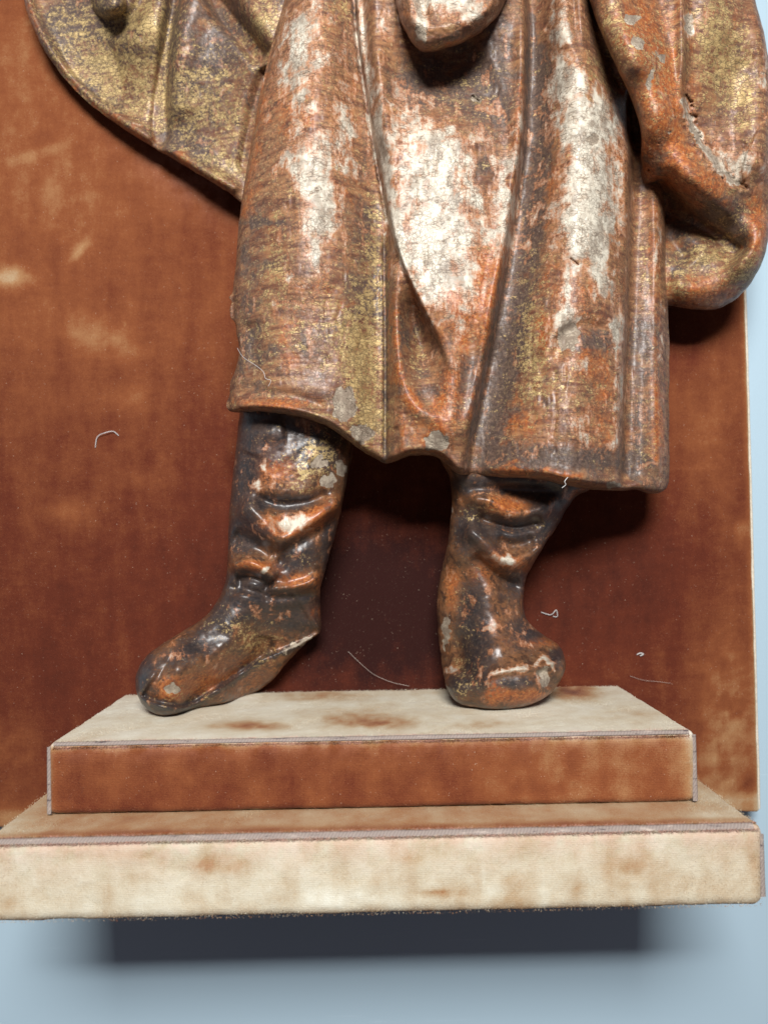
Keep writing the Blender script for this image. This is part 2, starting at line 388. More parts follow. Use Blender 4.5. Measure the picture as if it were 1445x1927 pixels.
def px_of(P):
    """where points of the place fall in the photograph (to lay stains and painted shade onto the cloth)"""
    q = (P - np.array([0, 0, ZC])) @ RW
    return CX - FPX*q[:, 0]/q[:, 2], CY + FPX*q[:, 1]/q[:, 2]
yb = U(720, 1726, D_LOW)[1]                                        # underside
yt1 = U(720, 1566, D_LOW)[1]; yt2 = U(720, 1387, D_UP)[1]
xl1, xr1 = U(-38, 1650, D_LOW)[0], U(1441, 1640, D_LOW)[0]
xl2, xr2 = U(90, 1460, D_UP)[0], U(1309, 1450, D_UP)[0]
xpl, xpr = U(-40, 1000, D_PANEL)[0], U(1415, 1000, D_PANEL)[0]
ytop = U(720, -420, D_PANEL)[1]
zf1 = ZC-D_LOW; zf2 = ZC-D_UP
stand = empty('display_stand', (0, yb, 0), 'rust brown velvet covered display stand with worn two-step plinth and tall back panel', 'display stand')

def ell(x, y, cx, cy, rx, ry, ang=0):
    c, q = math.cos(math.radians(ang)), math.sin(math.radians(ang)); dx, dy = x-cx, y-cy
    return np.exp(-(((dx*c+dy*q)/rx)**2 + ((-dx*q+dy*c)/ry)**2))
def panel_fade_shade(P, N):
    x, y = px_of(P)
    f = .345 - .10*sstep(350, 1250, y) + 0*x  # darker downward: uneven light and nap sheen put into the tone
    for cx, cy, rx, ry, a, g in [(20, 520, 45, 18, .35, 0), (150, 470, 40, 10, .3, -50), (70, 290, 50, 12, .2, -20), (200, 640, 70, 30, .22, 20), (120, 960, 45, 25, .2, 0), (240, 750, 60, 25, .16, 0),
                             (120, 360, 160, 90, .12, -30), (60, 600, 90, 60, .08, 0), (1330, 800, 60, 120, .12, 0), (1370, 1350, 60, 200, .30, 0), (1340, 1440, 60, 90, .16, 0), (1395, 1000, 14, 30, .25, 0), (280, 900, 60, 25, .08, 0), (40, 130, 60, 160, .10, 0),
                             (120, 1200, 200, 150, -.04, 0), (740, 1140, 240, 190, -.34, 0), (1150, 1080, 130, 140, -.12, 0), (1250, 650, 60, 100, -.08, 0), (450, 1000, 180, 260, -.07, 0), (1100, 1150, 80, 130, .03, 0), (30, 1420, 60, 80, .12, 0), (350, 240, 120, 60, .05, 30), (1230, 1430, 90, 60, .06, 0), (1310, 640, 60, 60, -.05, 0), (400, 460, 60, 80, -.04, 0)]:  # negative patches: shade behind boots, under coat and sleeves, painted into the velvet
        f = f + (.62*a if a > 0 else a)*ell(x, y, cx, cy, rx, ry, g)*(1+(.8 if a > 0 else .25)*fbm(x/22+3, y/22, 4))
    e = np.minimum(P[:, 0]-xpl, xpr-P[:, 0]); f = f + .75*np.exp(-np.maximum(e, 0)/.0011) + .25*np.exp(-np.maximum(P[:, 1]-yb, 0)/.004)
    return f
rbox('back_panel', (xpl, yb-.0098, .0005), (xpr, ytop, PANEL_Z), .0022, .0030, panel_fade_shade, lambda P, N: 0*P[:, 0]+.25*ell(*px_of(P), 380, 300, 120, 60, 30), M_VEL, stand)
def low_fade(P, N):
    x, y = px_of(P); front = sstep(.3, .8, N[:, 2])
    ff = .81 + .11*fbm(P[:, 0]*130, P[:, 1]*90, 3)
    for cx, cy, rx, ry, a, g in [(400, 1630, 70, 18, -.30, 0), (260, 1610, 50, 14, -.16, 0), (820, 1680, 40, 7, -.32, 0), (770, 1612, 40, 12, -.12, 0), (180, 1650, 30, 30, -.12, 0), (1000, 1650, 260, 45, -.08, 0), (1200, 1640, 60, 30, -.12, 10),
                                 (950, 1700, 50, 14, -.12, 0), (1415, 1620, 30, 60, -.12, 0), (20, 1650, 60, 60, -.10, 0), (640, 1690, 120, 20, .1, 0)]:
        ff = ff + (.62*a if a < 0 else a)*ell(x, y, cx, cy, rx, ry, g)*(1+.7*fbm(x/14, y/14, 4))
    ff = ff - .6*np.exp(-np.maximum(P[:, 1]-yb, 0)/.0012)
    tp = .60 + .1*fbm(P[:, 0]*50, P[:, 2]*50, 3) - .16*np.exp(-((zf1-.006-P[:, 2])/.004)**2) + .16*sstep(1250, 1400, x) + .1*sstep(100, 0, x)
    return np.where(N[:, 2] > .5, ff, np.where(N[:, 1] > .5, tp, np.where(N[:, 1] < -.5, .2, .6)))
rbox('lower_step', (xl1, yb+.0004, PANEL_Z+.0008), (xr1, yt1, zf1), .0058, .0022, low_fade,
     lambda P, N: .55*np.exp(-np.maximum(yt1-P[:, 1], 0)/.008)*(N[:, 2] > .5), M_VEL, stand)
def up_fade(P, N):
    x, y = px_of(P)
    ff = .31 + .10*sstep(500, 1300, x) + .10*fbm(P[:, 0]*70, P[:, 1]*70, 3) + .25*np.exp(-(P[:, 0]-xl2)/.004) + .34*np.exp(-(xr2-P[:, 0])/.004) + .45*np.exp(-np.maximum(yt2-P[:, 1]-.001, 0)/.0022)*(1+.5*fbm(P[:, 0]*200, P[:, 1]*0, 3))
    tp = .89 + .10*fbm(P[:, 0]*40, P[:, 2]*40, 3)
    for cx, cy, rx, ry, a in [(475, 1366, 75, 9, -.38), (700, 1360, 90, 12, -.42), (640, 1345, 80, 14, -.18), (950, 1360, 60, 8, -.15), (1080, 1302, 40, 16, -.55), (600, 1310, 90, 10, -.25), (720, 1300, 300, 10, -.12), (1150, 1345, 100, 14, -.12), (880, 1365, 40, 8, -.2)]:
        tp = tp + a*ell(x, y, cx, cy, rx, ry)*(1+.6*fbm(x/20, y/8, 4))
    return np.where(N[:, 2] > .5, ff, np.where(N[:, 1] > .5, tp, .75))
rbox('upper_step', (xl2, yt1+.0006, PANEL_Z+.0008), (xr2, yt2, zf2), .0036, .0020, up_fade,
     lambda P, N: .5*np.exp(-((zf2-P[:, 2])/.004))*(N[:, 1] > .5)+.4*np.exp(-np.maximum(yt2-P[:, 1], 0)/.003)*(N[:, 2] > .5), M_VEL, stand)

def strip(name, pts, wid, mat, parent, seg=.0012, flat=.45):
    """raised worn seam: half-round cord following pts; wid = radius"""
    P = []
    for a, b in zip(pts[:-1], pts[1:]):
        a = np.array(a); b = np.array(b); k_ = max(int(np.linalg.norm(b-a)/seg), 2)
        P += [a+(b-a)*t for t in np.arange(k_)/k_]
    P.append(np.array(pts[-1])); P = np.array(P); T = np.gradient(P, axis=0); T /= np.linalg.norm(T, axis=1)[:, None]+1e-9
    V = []; F = []; K = 9
    ref = np.array([0, .7071, .7071])
    for i_, (p, t) in enumerate(zip(P, T)):
        out = ref - t*(ref@t)
        if np.linalg.norm(out) < .2: out = np.array([1, 0, 0.])
        out /= np.linalg.norm(out); sd = np.cross(t, out)
        rr = wid*(1+.22*float(fbm(np.array(i_*.11), np.array(3.3), 3))); wv_ = .05*wid*math.sin(i_*1.9)
        for k_ in range(K):
            an = 2*math.pi*k_/K
            V.append(p + sd*rr*math.cos(an) + out*(rr*flat*math.sin(an)+wv_*max(math.sin(an), 0)))
    for i_ in range(len(P)-1):
        for k_ in range(K):
            a = i_*K+k_; b = i_*K+(k_+1) % K; F.append((a, b, b+K, a+K))
    me = bpy.data.meshes.new(name); me.from_pydata([v.tolist() for v in V], [], F); me.polygons.foreach_set('use_smooth', np.ones(len(F), bool)); me.materials.append(mat)
    ob = bpy.data.objects.new(name, me); C.objects.link(ob); keep(ob, parent); return ob
strip('seam', [(xl1+.004, yt1-.0012, zf1-.0012), (xr1-.005, yt1-.0012, zf1-.0012)], .0017, M_SEAM, stand, flat=.2)
strip('seam', [(xl2+.003, yt2-.0006, zf2-.0008), (xr2-.003, yt2-.0006, zf2-.0008)], .0012, M_SEAM, stand)
strip('seam', [(xr1-.0012, yt1-.005, zf1-.0014), (xr1-.0012, yb+.005, zf1-.0014)], .0012, M_SEAM, stand)
strip('seam', [(xr2-.0004, yt2-.002, zf2-.0010), (xr2-.0004, yt1+.001, zf2-.0010)], .0013, M_SEAM, stand)
strip('seam', [(xl2+.0004, yt2-.002, zf2-.0010), (xl2+.0004, yt1+.001, zf2-.0010)], .0011, M_SEAM, stand)

strip('piping', [(xpr-.0002, ytop-.002, PANEL_Z-.0016), (xpr-.0002, yb-.008, PANEL_Z-.0016)], .0013, M_CREAM, stand, seg=.0016)
strip('piping', [(xpl+.0002, ytop-.002, PANEL_Z-.0016), (xpl+.0002, yb-.008, PANEL_Z-.0016)], .0013, M_CREAM, stand, seg=.0016)
def pile(name, n_, region, length, fadefn, pinkfn, width=.00013, var=.09):
    """short cut threads of the velvet pile, one small triangle each"""
    P, N = region(n_)
    lean = rng.normal(0, .45, (n_, 3)) + np.array([0, -.25, 0]); D = N + lean; D /= np.linalg.norm(D, axis=1)[:, None]
    sd = np.cross(D, rng.normal(size=(n_, 3))); sd /= np.linalg.norm(sd, axis=1)[:, None]
    L = length*rng.uniform(.5, 1.25, (n_, 1)); V = np.stack([P-sd*width, P+sd*width, P+D*L], 1).reshape(-1, 3)
    F = np.arange(3*n_).reshape(-1, 3)
    me = bpy.data.meshes.new(name); me.vertices.add(len(V)); me.vertices.foreach_set('co', V.astype(np.float32).ravel()); me.loops.add(3*n_); me.loops.foreach_set('vertex_index', F.astype(np.int32).ravel())
    me.polygons.add(n_); me.polygons.foreach_set('loop_start', np.arange(0, 3*n_, 3, dtype=np.int32)); me.update(calc_edges=True)
    for nm, fn in (('fade_shade', fadefn), ('pink', pinkfn)):
        at = me.attributes.new(nm, 'FLOAT', 'POINT'); v = np.repeat(fn(P, N)+rng.normal(0, var, n_)*(nm == 'fade_shade'), 3); at.data.foreach_set('value', v.astype(np.float32))
    me.materials.append(M_NAP); ob = bpy.data.objects.new(name, me); C.objects.link(ob); keep(ob, stand); ob['kind'] = 'stuff'; return ob
def rects(lst):
    """lst of (lo, hi, normal) rectangles; samples by area"""
    ar = []
    for lo, hi, nn in lst:
        s__ = [h-l for l, h in zip(lo, hi) if h-l > 1e-9]; ar.append(np.prod(s__) if len(s__) > 1 else s__[0]*.003)
    ar = np.array(ar); ar /= ar.sum()
    def f(n_):
        pick = rng.choice(len(lst), n_, p=ar); lo = np.array([l[0] for l in lst])[pick]; hi = np.array([l[1] for l in lst])[pick]; N = np.array([l[2] for l in lst], float)[pick]
        return lo+(hi-lo)*rng.random((n_, 3)), N/np.linalg.norm(N, axis=1)[:, None]
    return f
e = .0004
pile('pile_of_lower_step', 90000, rects([((xl1+.002, yb+.001, zf1-e), (xr1-.002, yt1-.003, zf1-e), (0, 0, 1)), ((xl1+.002, yt1-e, PANEL_Z), (xr1-.002, yt1-e, zf1-.003), (0, 1, 0)),
     ((xl1+.002, yb+.0012, zf1-.0014), (xr1-.002, yb+.0012, zf1-.001), (0, -.4, 1))]), .0008, low_fade, lambda P, N: .55*np.exp(-np.maximum(yt1-P[:, 1], 0)/.008)*(N[:, 2] > .5))
pile('pile_of_upper_step', 80000, rects([((xl2+.002, yt1+.001, zf2-e), (xr2-.002, yt2-.003, zf2-e), (0, 0, 1)), ((xl2+.002, yt2-e, PANEL_Z), (xr2-.002, yt2-e, zf2-.003), (0, 1, 0)),
     ((xr2-e, yt1, PANEL_Z), (xr2-e, yt2-.002, zf2-.002), (1, .3, 0)), ((xl2+e, yt1, PANEL_Z), (xl2+e, yt2-.002, zf2-.002), (-1, .3, 0))]), .0007, up_fade, lambda P, N: 0*P[:, 0]+.1)
for (a_, b_, yt_, zf_, fd) in ((xl1, xr1, yt1, zf1, (.8, .55)), (xl2, xr2, yt2, zf2, (.5, .9))):
    pile('seam_fringe', 9000, rects([((a_+.003, yt_-.0030, zf_-.0002), (b_-.003, yt_-.0020, zf_), (0, .6, 1))]), .0013, lambda P, N, q=fd[0]: 0*P[:, 0]+q, lambda P, N: 0*P[:, 0]+.7)
    pile('seam_fringe', 9000, rects([((a_+.003, yt_-.0004, zf_-.0036), (b_-.003, yt_-.0002, zf_-.0024), (0, 1, .7))]), .0013, lambda P, N, q=fd[1]: 0*P[:, 0]+q, lambda P, N: 0*P[:, 0]+.7)
pile('pile_of_back_panel', 12000, rects([((xpr-.0012, yb, PANEL_Z-.0014), (xpr-.0004, ytop, PANEL_Z-.0004), (1, 0, 1)), ((xpr-.0004, yb, .004), (xpr-.0004, ytop, PANEL_Z-.001), (1, 0, .2))]), .0013, panel_fade_shade, lambda P, N: 0*P[:, 0])

# ---------------------------------------------------------------- the carved figure
fig = empty('carved_figure', (0, yt2, ZC-.50), 'worn gilded wooden figure in long folded coat and boots standing on velvet plinth', 'statue')
def keepfig(o): keep(o, fig); return o
def masks(x, y, spec):
    out = {}
    for k_ in ('white', 'dark', 'gold', 'orange', 'chip'):
        wq = 9 if k_ == 'chip' else 7
        F_ = Field(x + wq*fbm(x/11, y/11+5, 3), y + wq*fbm(x/11+9, y/11, 3))
        for s__ in spec.get(k_, []):
            if s__[0] == 'b': F_.blob(*s__[1:])
            else: F_.gro(s__[1], s__[2], s__[3], taper=.05)
        out[k_] = F_.H + spec.get('base_'+k_, 0)
    return out
B = 'b'
# --- long coat
COAT = [(560, -320), (545, -120), (540, -20), (518, 60), (500, 130), (482, 220), (468, 300), (456, 370), (450, 420), (444, 500), (438, 548), (432, 560), (437, 568), (433, 580), (434, 596), (442, 606), (446, 628), (450, 660), (445, 690), (433, 722), (432, 742), (426, 760), (429, 770),
        (442, 776), (500, 776), (560, 785), (610, 800), (645, 822), (675, 845), (705, 862), (724, 872), (745, 868), (775, 858), (815, 858), (838, 872), (858, 890), (880, 894), (905, 897), (960, 899), (1020, 903), (1060, 912), (1100, 920), (1135, 922),
        (1165, 924), (1195, 922), (1225, 929), (1248, 924), (1258, 906), (1259, 860), (1258, 760), (1259, 660), (1256, 560), (1252, 440), (1246, 340), (1235, 270), (1215, 180), (1190, 60), (1180, -60), (1180, -320)]
HEM = [(429, 768), (442, 777), (500, 777), (560, 786), (610, 801), (645, 823), (675, 846), (705, 863), (724, 873), (745, 869), (775, 859), (815, 859), (838, 873), (858, 891), (905, 898), (1020, 904), (1060, 913), (1135, 923), (1225, 930), (1250, 925), (1262, 905)]
def coat_h(x, y, d):
    f = Field(x, y); f.deep = 1.5; f.high = 1.2
    side = np.minimum(x - np.interp(y, [-320, 0, 220, 370, 560, 605, 700, 770], [560, 535, 482, 456, 439, 441, 438, 429]), np.interp(y, [-320, 60, 340, 920], [1300, 1300, 1250, 1259]) - x)
    base = 118*prof(np.clip(side, 0, None)/150)
    f.H = base
    g = f.gro
    # valley between left fold and middle fold
    g([(672, -320), (676, 0), (692, 170), (712, 320), (722, 430), (724, 560), (724, 700), (723, 880)], -44, 60, 16, taper=0)
    g([(723, 430), (724, 560), (725, 700), (724, 880)], -12, 3.2, 3.2, taper=.1)
    f.lip([(668, -320), (670, 0), (690, 170), (716, 320), (742, 450), (785, 560), (828, 650), (846, 712)], 30, 5, 95, taper=.06)
    g([(674, -320), (674, 0), (693, 170), (719, 320), (745, 450), (788, 560), (826, 640)], 8, 6, 7, taper=.06)
    # pocket
    g([(758, 520), (774, 590), (794, 660), (808, 735)], -46, 15, 18, taper=.42, wend=1.9)
    g([(734, 470), (740, 560), (742, 640), (752, 700), (776, 756), (812, 782), (846, 770)], 20, 19, 17, taper=.15)
    g([(850, 640), (852, 720), (846, 800), (842, 860)], 26, 30, 26, taper=.25)
    f.blob(800, 800, 60, 40, 10)
    g([(745, 800), (748, 870)], -6, 8)
    # middle fold
    g([(850, 180), (862, 400), (866, 560), (856, 660)], 26, 90, 80, taper=.2)
    f.blob(845, 120, 105, 75, -46); f.blob(930, 60, 40, 90, 14)
    g([(705, 60), (712, 180), (728, 300)], 16, 16, 22, taper=.2)
    g([(640, -300), (610, 0), (580, 250), (565, 450), (560, 600)], 14, 60, 60, taper=.1)
    g([(880, -60), (900, 60), (960, 190), (985, 300)], 8, 16, 22)
    # second valley
    g([(1002, -320), (998, 0), (998, 120), (992, 250), (980, 350), (960, 480), (945, 560), (920, 700), (890, 850), (886, 910)], -58, 8, 46, taper=0, wend=1.45)
    g([(990, 0), (986, 120), (980, 250), (968, 350), (948, 480), (932, 560), (905, 700), (872, 840)], 17, 18, 9, taper=.08)
    g([(664, -320), (666, 0), (686, 170), (711, 320), (736, 450)], -13, 3.5, 3.5, taper=.05)
    f.H -= 5*np.maximum(0, fbm(x/16, y/50+3, 3)-.25)*(np.abs(y-860) < 60)
    # right fold
    g([(1090, -320), (1085, 0), (1098, 200), (1110, 400), (1100, 600), (1080, 760), (1070, 900)], 26, 66, 50, taper=0)
    g([(1150, 420), (1150, 600), (1152, 780), (1155, 900)], 10, 22, 16, taper=.2)
    g([(1042, 690), (1058, 640), (1095, 612), (1150, 628)], -9, 20, 14, taper=.2)
    g([(1020, 690), (1040, 630), (1078, 590)], 7, 12, 12, taper=.25)
    g([(1188, 150), (1193, 330), (1190, 450), (1186, 560), (1180, 700), (1176, 850), (1172, 935)], -36, 9, 26, taper=.05)
    g([(1174, 250), (1178, 330), (1176, 560), (1168, 700), (1164, 900)], 9, 12, 7, taper=.1)
    g([(1232, 330), (1236, 500), (1236, 700), (1240, 915)], 16, 12, 20, taper=.08)
    g([(1120, -320), (1118, 20), (1140, 110), (1170, 190), (1195, 260)], -26, 20, 20, taper=0)
    g([(1050, -320), (1048, 0), (1052, 110)], 12, 18, 18, taper=.15)
    g([(1075, -320), (1078, 0), (1092, 110)], -10, 9, 9, taper=.15)
    # hem roll and dents on the left fold
    g([(440, 762), (500, 765), (560, 772), (620, 795), (680, 838)], 9, 11, 11, taper=.05)
    g([(440, 735), (500, 742), (560, 748), (620, 770)], -6, 12, 12, taper=.1)
    g([(470, 600), (480, 680), (470, 740)], -8, 16, 22); f.blob(600, 700, 60, 60, -8); f.blob(520, 480, 40, 60, -4)
    g([(905, 880), (1000, 880), (1060, 892), (1150, 905), (1245, 908)], 6, 9, 9, taper=.04)
    # chips: lost flakes
    xw = x+9*fbm(x/11, y/11+5, 3); yw = y+9*fbm(x/11+9, y/11, 3)
    for cx, cy, rx, ry in CHIPS: f.H -= 3.0*np.exp(-(((xw-cx)/rx)**2+((yw-cy)/ry)**2)**3)
    f.H -= 9*np.exp(-(((x-441)/6)**2+((y-569)/4)**2))
    for cx, cy, a in [(1080, 492, 35), (895, 186, 0)]: f.gro([(cx-9, cy-7), (cx, cy), (cx+9, cy+7)], -7, 1.6)
    f.H += 3.4*fbm(x/60, y/90, 3) + 1.1*fbm(x/13, y/22, 3) + .5*fbm(x/5, y/7, 2) - 7*np.maximum(0, fbm(x/9+40, y/26, 3)-.30)*(x < 1190)
    # level scoring of the carving
    f.H += .22*np.sin(y*.62 + 5*fbm(x/60, y/60, 2))*sstep(.0, .5, fbm(x/70+9, y/40, 2)) 
    dh, _, _ = pline(x, y, smooth(HEM, 3))
    return np.maximum(f.H, 2)*prof(dh/17)*prof(d/6+.15)
CHIPS = [(648, 760, 26, 36), (682, 816, 24, 18), (822, 832, 26, 20), (1155, 910, 14, 7), (1070, 632, 22, 30), (895, 186, 8, 6), (1115, 263, 12, 10)]
COATP = dict(
    white=[(B, 572, 70, 42, 90, .72), (B, 555, 160, 40, 70, .42), (B, 585, 310, 44, 70, .58), (B, 604, 400, 38, 80, .78), (B, 650, 120, 26, 80, .3), (B, 640, 260, 36, 70, .35), (B, 595, 480, 14, 40, .6), (B, 545, 524, 14, 12, .7), (B, 518, 575, 8, 22, .5), (B, 560, 560, 30, 30, .2), (B, 545, 300, 30, 30, .35), (B, 650, 250, 30, 60, .22), (B, 500, 200, 14, 70, .18),  # left fold: bare ground widened by broad painted highlights
           ('s', [(668, -320), (676, 0), (696, 170), (722, 320), (750, 450), (775, 520)], .62, 13), (B, 720, 40, 22, 60, .3), (B, 735, 220, 30, 60, .35),
           (B, 790, 270, 65, 80, .56), (B, 840, 360, 95, 110, .60), (B, 820, 470, 75, 90, .62), (B, 850, 540, 70, 60, .4), (B, 820, 590, 20, 60, .3), (B, 880, 560, 14, 70, .35), (B, 860, 640, 10, 70, .3),
           (B, 955, 370, 22, 80, .6), (B, 975, 240, 14, 80, .45), (B, 940, 450, 24, 50, .35),
           (B, 1052, 60, 26, 110, .68), (B, 1075, 170, 30, 50, .55), (B, 1110, 225, 60, 50, .7), (B, 1110, 330, 64, 110, .85), (B, 1100, 440, 56, 70, .8), (B, 1130, 520, 20, 70, .5), (B, 1065, 540, 10, 60, .5), (B, 1068, 600, 32, 26, .7), (B, 1042, 640, 14, 30, .6),
           (B, 1158, 615, 22, 26, .75), (B, 1164, 700, 12, 90, .6), (B, 1100, 700, 30, 30, .28), (B, 1060, 740, 40, 20, .25), (B, 1085, 805, 50, 35, .4), (B, 1155, 830, 12, 60, .35), (B, 1150, 560, 12, 40, .35),
           (B, 1235, 450, 9, 60, .42), (B, 1246, 620, 5, 120, .4), (B, 1240, 880, 9, 40, .3), (B, 825, 825, 30, 14, .5), (B, 846, 770, 12, 40, .35), (B, 1248, 330, 8, 60, .2)],
    dark=[('s', [(1022, 60), (1016, 250), (1004, 400), (978, 560), (945, 700), (912, 860)], .55, 24), ('s', [(700, 380), (704, 520), (690, 600)], .4, 22), ('s', [(722, 430), (724, 560), (725, 700), (724, 880)], 1.0, 3.5), ('s', [(664, -320), (666, 0), (686, 170), (711, 320), (736, 450)], .9, 4), ('s', [(1000, 0), (999, 120), (993, 250), (981, 350), (961, 480), (945, 560), (920, 700)], .7, 7), (B, 480, 480, 34, 70, .5), (B, 500, 420, 50, 8, .7), (B, 830, 170, 90, 60, .6), (B, 930, 150, 50, 120, .6), (B, 770, 160, 40, 60, .25), (B, 910, 320, 50, 26, .55), (B, 690, 560, 50, 60, .45), (B, 660, 420, 30, 80, .25), (B, 680, 300, 20, 80, .2), (B, 1075, 333, 22, 10, .65), (B, 1120, 640, 44, 20, .7), (B, 1210, 640, 50, 60, .45),  # valley strokes, pocket and blobs under the block: shade painted over the tarnish
          (B, 1010, 862, 100, 22, .75), (B, 1170, 870, 80, 26, .5), (B, 775, 640, 40, 80, .35), (B, 470, 650, 40, 60, .4), (B, 640, 60, 30, 120, .25), (B, 1020, 200, 26, 120, .35), (B, 1010, 400, 30, 120, .35), (B, 960, 640, 40, 120, .45), (B, 920, 800, 36, 90, .55), (B, 1030, 740, 20, 50, .25), (B, 880, 700, 30, 60, .3), (B, 820, 735, 40, 18, .4), (B, 1205, 780, 24, 160, .35), (B, 560, 690, 60, 80, .2), (B, 1150, 60, 30, 120, .3), (B, 1090, 860, 40, 20, .3), (B, 720, 840, 20, 40, .3), (B, 745, 835, 24, 20, .3)],
    gold=[(B, 680, 700, 44, 140, .75), (B, 620, 620, 60, 90, .35), (B, 500, 620, 50, 120, .28), (B, 515, 480, 30, 80, .3), (B, 705, 480, 26, 140, .55), (B, 640, 20, 30, 60, .35), (B, 1000, 640, 34, 150, .5), (B, 1070, 730, 90, 80, .25), (B, 785, 660, 20, 60, .4), (B, 880, 190, 70, 60, .3), (B, 1140, 150, 60, 60, .35), (B, 1215, 860, 20, 60, .25), (B, 1210, 480, 14, 120, .35), (B, 700, 800, 30, 40, .6), (B, 600, 780, 60, 20, .3), (B, 560, 370, 80, 160, .08)],
    orange=[('s', [(500, 130), (470, 300), (470, 420)], .5, 22), (B, 560, 200, 50, 80, .3), (B, 620, 560, 50, 60, .35), (B, 545, 640, 26, 60, .55), (B, 520, 760, 80, 14, .7), (B, 660, 300, 30, 120, .35), ('s', [(722, 480), (738, 600), (745, 700), (790, 780)], .8, 16), (B, 870, 590, 60, 60, .7), (B, 915, 500, 30, 70, .6), ('s', [(985, 120), (965, 350), (935, 560), (880, 800)], .55, 14),
            (B, 740, 350, 14, 120, .5), (B, 790, 540, 20, 60, .6), (B, 850, 740, 22, 80, .7), (B, 780, 820, 60, 30, .5), (B, 1080, 560, 80, 50, .4), (B, 1120, 680, 60, 60, .5), (B, 970, 800, 50, 70, .6), ('s', [(920, 886), (1000, 886), (1100, 900)], .8, 10), (B, 1020, 640, 14, 60, .5), (B, 1230, 560, 16, 300, .4), (B, 1240, 800, 12, 100, .5), (B, 1130, 800, 50, 80, .35), (B, 1180, 120, 40, 120, .5), (B, 1035, 300, 16, 200, .4), (B, 560, 100, 60, 120, .2), (B, 1165, 280, 16, 120, .4), (B, 825, 790, 20, 60, .5)],
    chip=[(B, cx, cy, rx, ry, 1.0, 0, 3) for cx, cy, rx, ry in CHIPS], base_dark=.10, base_orange=.10, base_gold=.22)
coat = relief('long_coat', COAT, 2.4, coat_h, lambda x, y: .489+.024*sstep(1060, 1258, x), lambda x, y: masks(x, y, COATP), M_COAT, None, back=90, backr=110, jag=1.4)
keepfig(coat)

# --- mantle on the left
ML = [(36, -320), (38, -60), (46, 0), (58, 40), (82, 90), (116, 140), (165, 192), (230, 240), (300, 284), (370, 325), (430, 362), (470, 392), (560, 420), (660, 360), (690, 100), (700, -320)]
def ml_h(x, y, d):
    f = Field(x, y); f.deep = 1.5; f.high = 1.3; g = f.gro; f.H = 14*prof(d/16) + 26*sstep(20, 260, d)
    edge = [(44, -320), (46, -60), (54, 0), (66, 36), (90, 84), (124, 132), (172, 182), (236, 228), (305, 272), (375, 314), (440, 352)]
    g(edge, 14, 11, 11, taper=0)
    f.blob(190, 130, 90, 70, -34, 35); f.blob(120, 0, 60, 60, -14)
    g([(352, -320), (334, -40), (320, 60), (308, 170), (302, 285)], -34, 14, 11, taper=.04)
    g([(400, -320), (372, -40), (350, 40), (332, 140), (318, 250)], 26, 24, 44, taper=.1)
    g([(260, -320), (270, 0), (240, 120), (260, 220)], 12, 30, 50, taper=.15)
    g([(370, -320), (385, -60), (415, 20), (455, 70), (500, 122)], -40, 13, 24, taper=.05)
    g([(430, -300), (440, -60), (468, 10), (500, 70), (520, 120)], 18, 20, 26, taper=.1)
    g([(505, 120), (478, 210), (462, 330)], -18, 14, 30, taper=.1)
    f.blob(400, 220, 60, 90, 10); f.blob(360, 270, 40, 26, 8)
    f.ball([(196, -120), (200, -30), (206, 4)], 62, 32)
    g([(150, -60), (160, 10), (200, 52), (250, 30), (285, -40)], -18, 16, 16, taper=.1)
    f.H += 3*fbm(x/50, y/60, 3)+1.0*fbm(x/13, y/17, 3)+.5*fbm(x/5, y/6, 2)
    return np.maximum(f.H, 1.5)*prof(d/7+.1)
MLP = dict(gold=[(B, 150, 60, 120, 120, .55), (B, 260, 180, 120, 80, .55), (B, 280, 40, 60, 60, .65), (B, 400, 200, 90, 120, .5), (B, 500, 40, 50, 80, .7), (B, 420, 320, 60, 40, .6), (B, 200, 120, 60, 40, .2)],
           dark=[(B, 130, 40, 60, 60, .4), (B, 205, 0, 36, 36, .95), (B, 210, 50, 70, 30, .6), (B, 325, 80, 18, 160, .45), (B, 450, 60, 50, 30, .4, 45), (B, 360, 60, 40, 80, .3), (B, 180, 170, 50, 20, .5, 40), (B, 100, 110, 30, 20, .4, 50), (B, 350, 270, 50, 20, .6, 35), (B, 380, 170, 50, 90, .3), (B, 215, 110, 80, 30, .3), (B, 410, 110, 30, 40, .45)],
           orange=[('s', [(50, -300), (52, 0), (90, 90), (170, 186), (300, 278)], .7, 14), ('s', [(300, 278), (440, 360)], .5, 16), (B, 325, 130, 10, 100, .5), (B, 470, 70, 30, 20, .5, 45)],
           white=[(B, 348, 110, 14, 60, .3), (B, 440, 150, 60, 40, .06)], base_dark=.26, base_orange=.05, base_gold=.16)
keepfig(relief('mantle', ML, 2.6, ml_h, lambda x, y: idw(x, y, [(50, 0, .538), (160, 190, .543), (300, 284, .542), (430, 360, .536), (600, 300, .515), (600, 0, .50), (40, -300, .53), (300, 0, .528)]),
               lambda x, y: masks(x, y, MLP), M_COAT, None, back=60, backr=120))

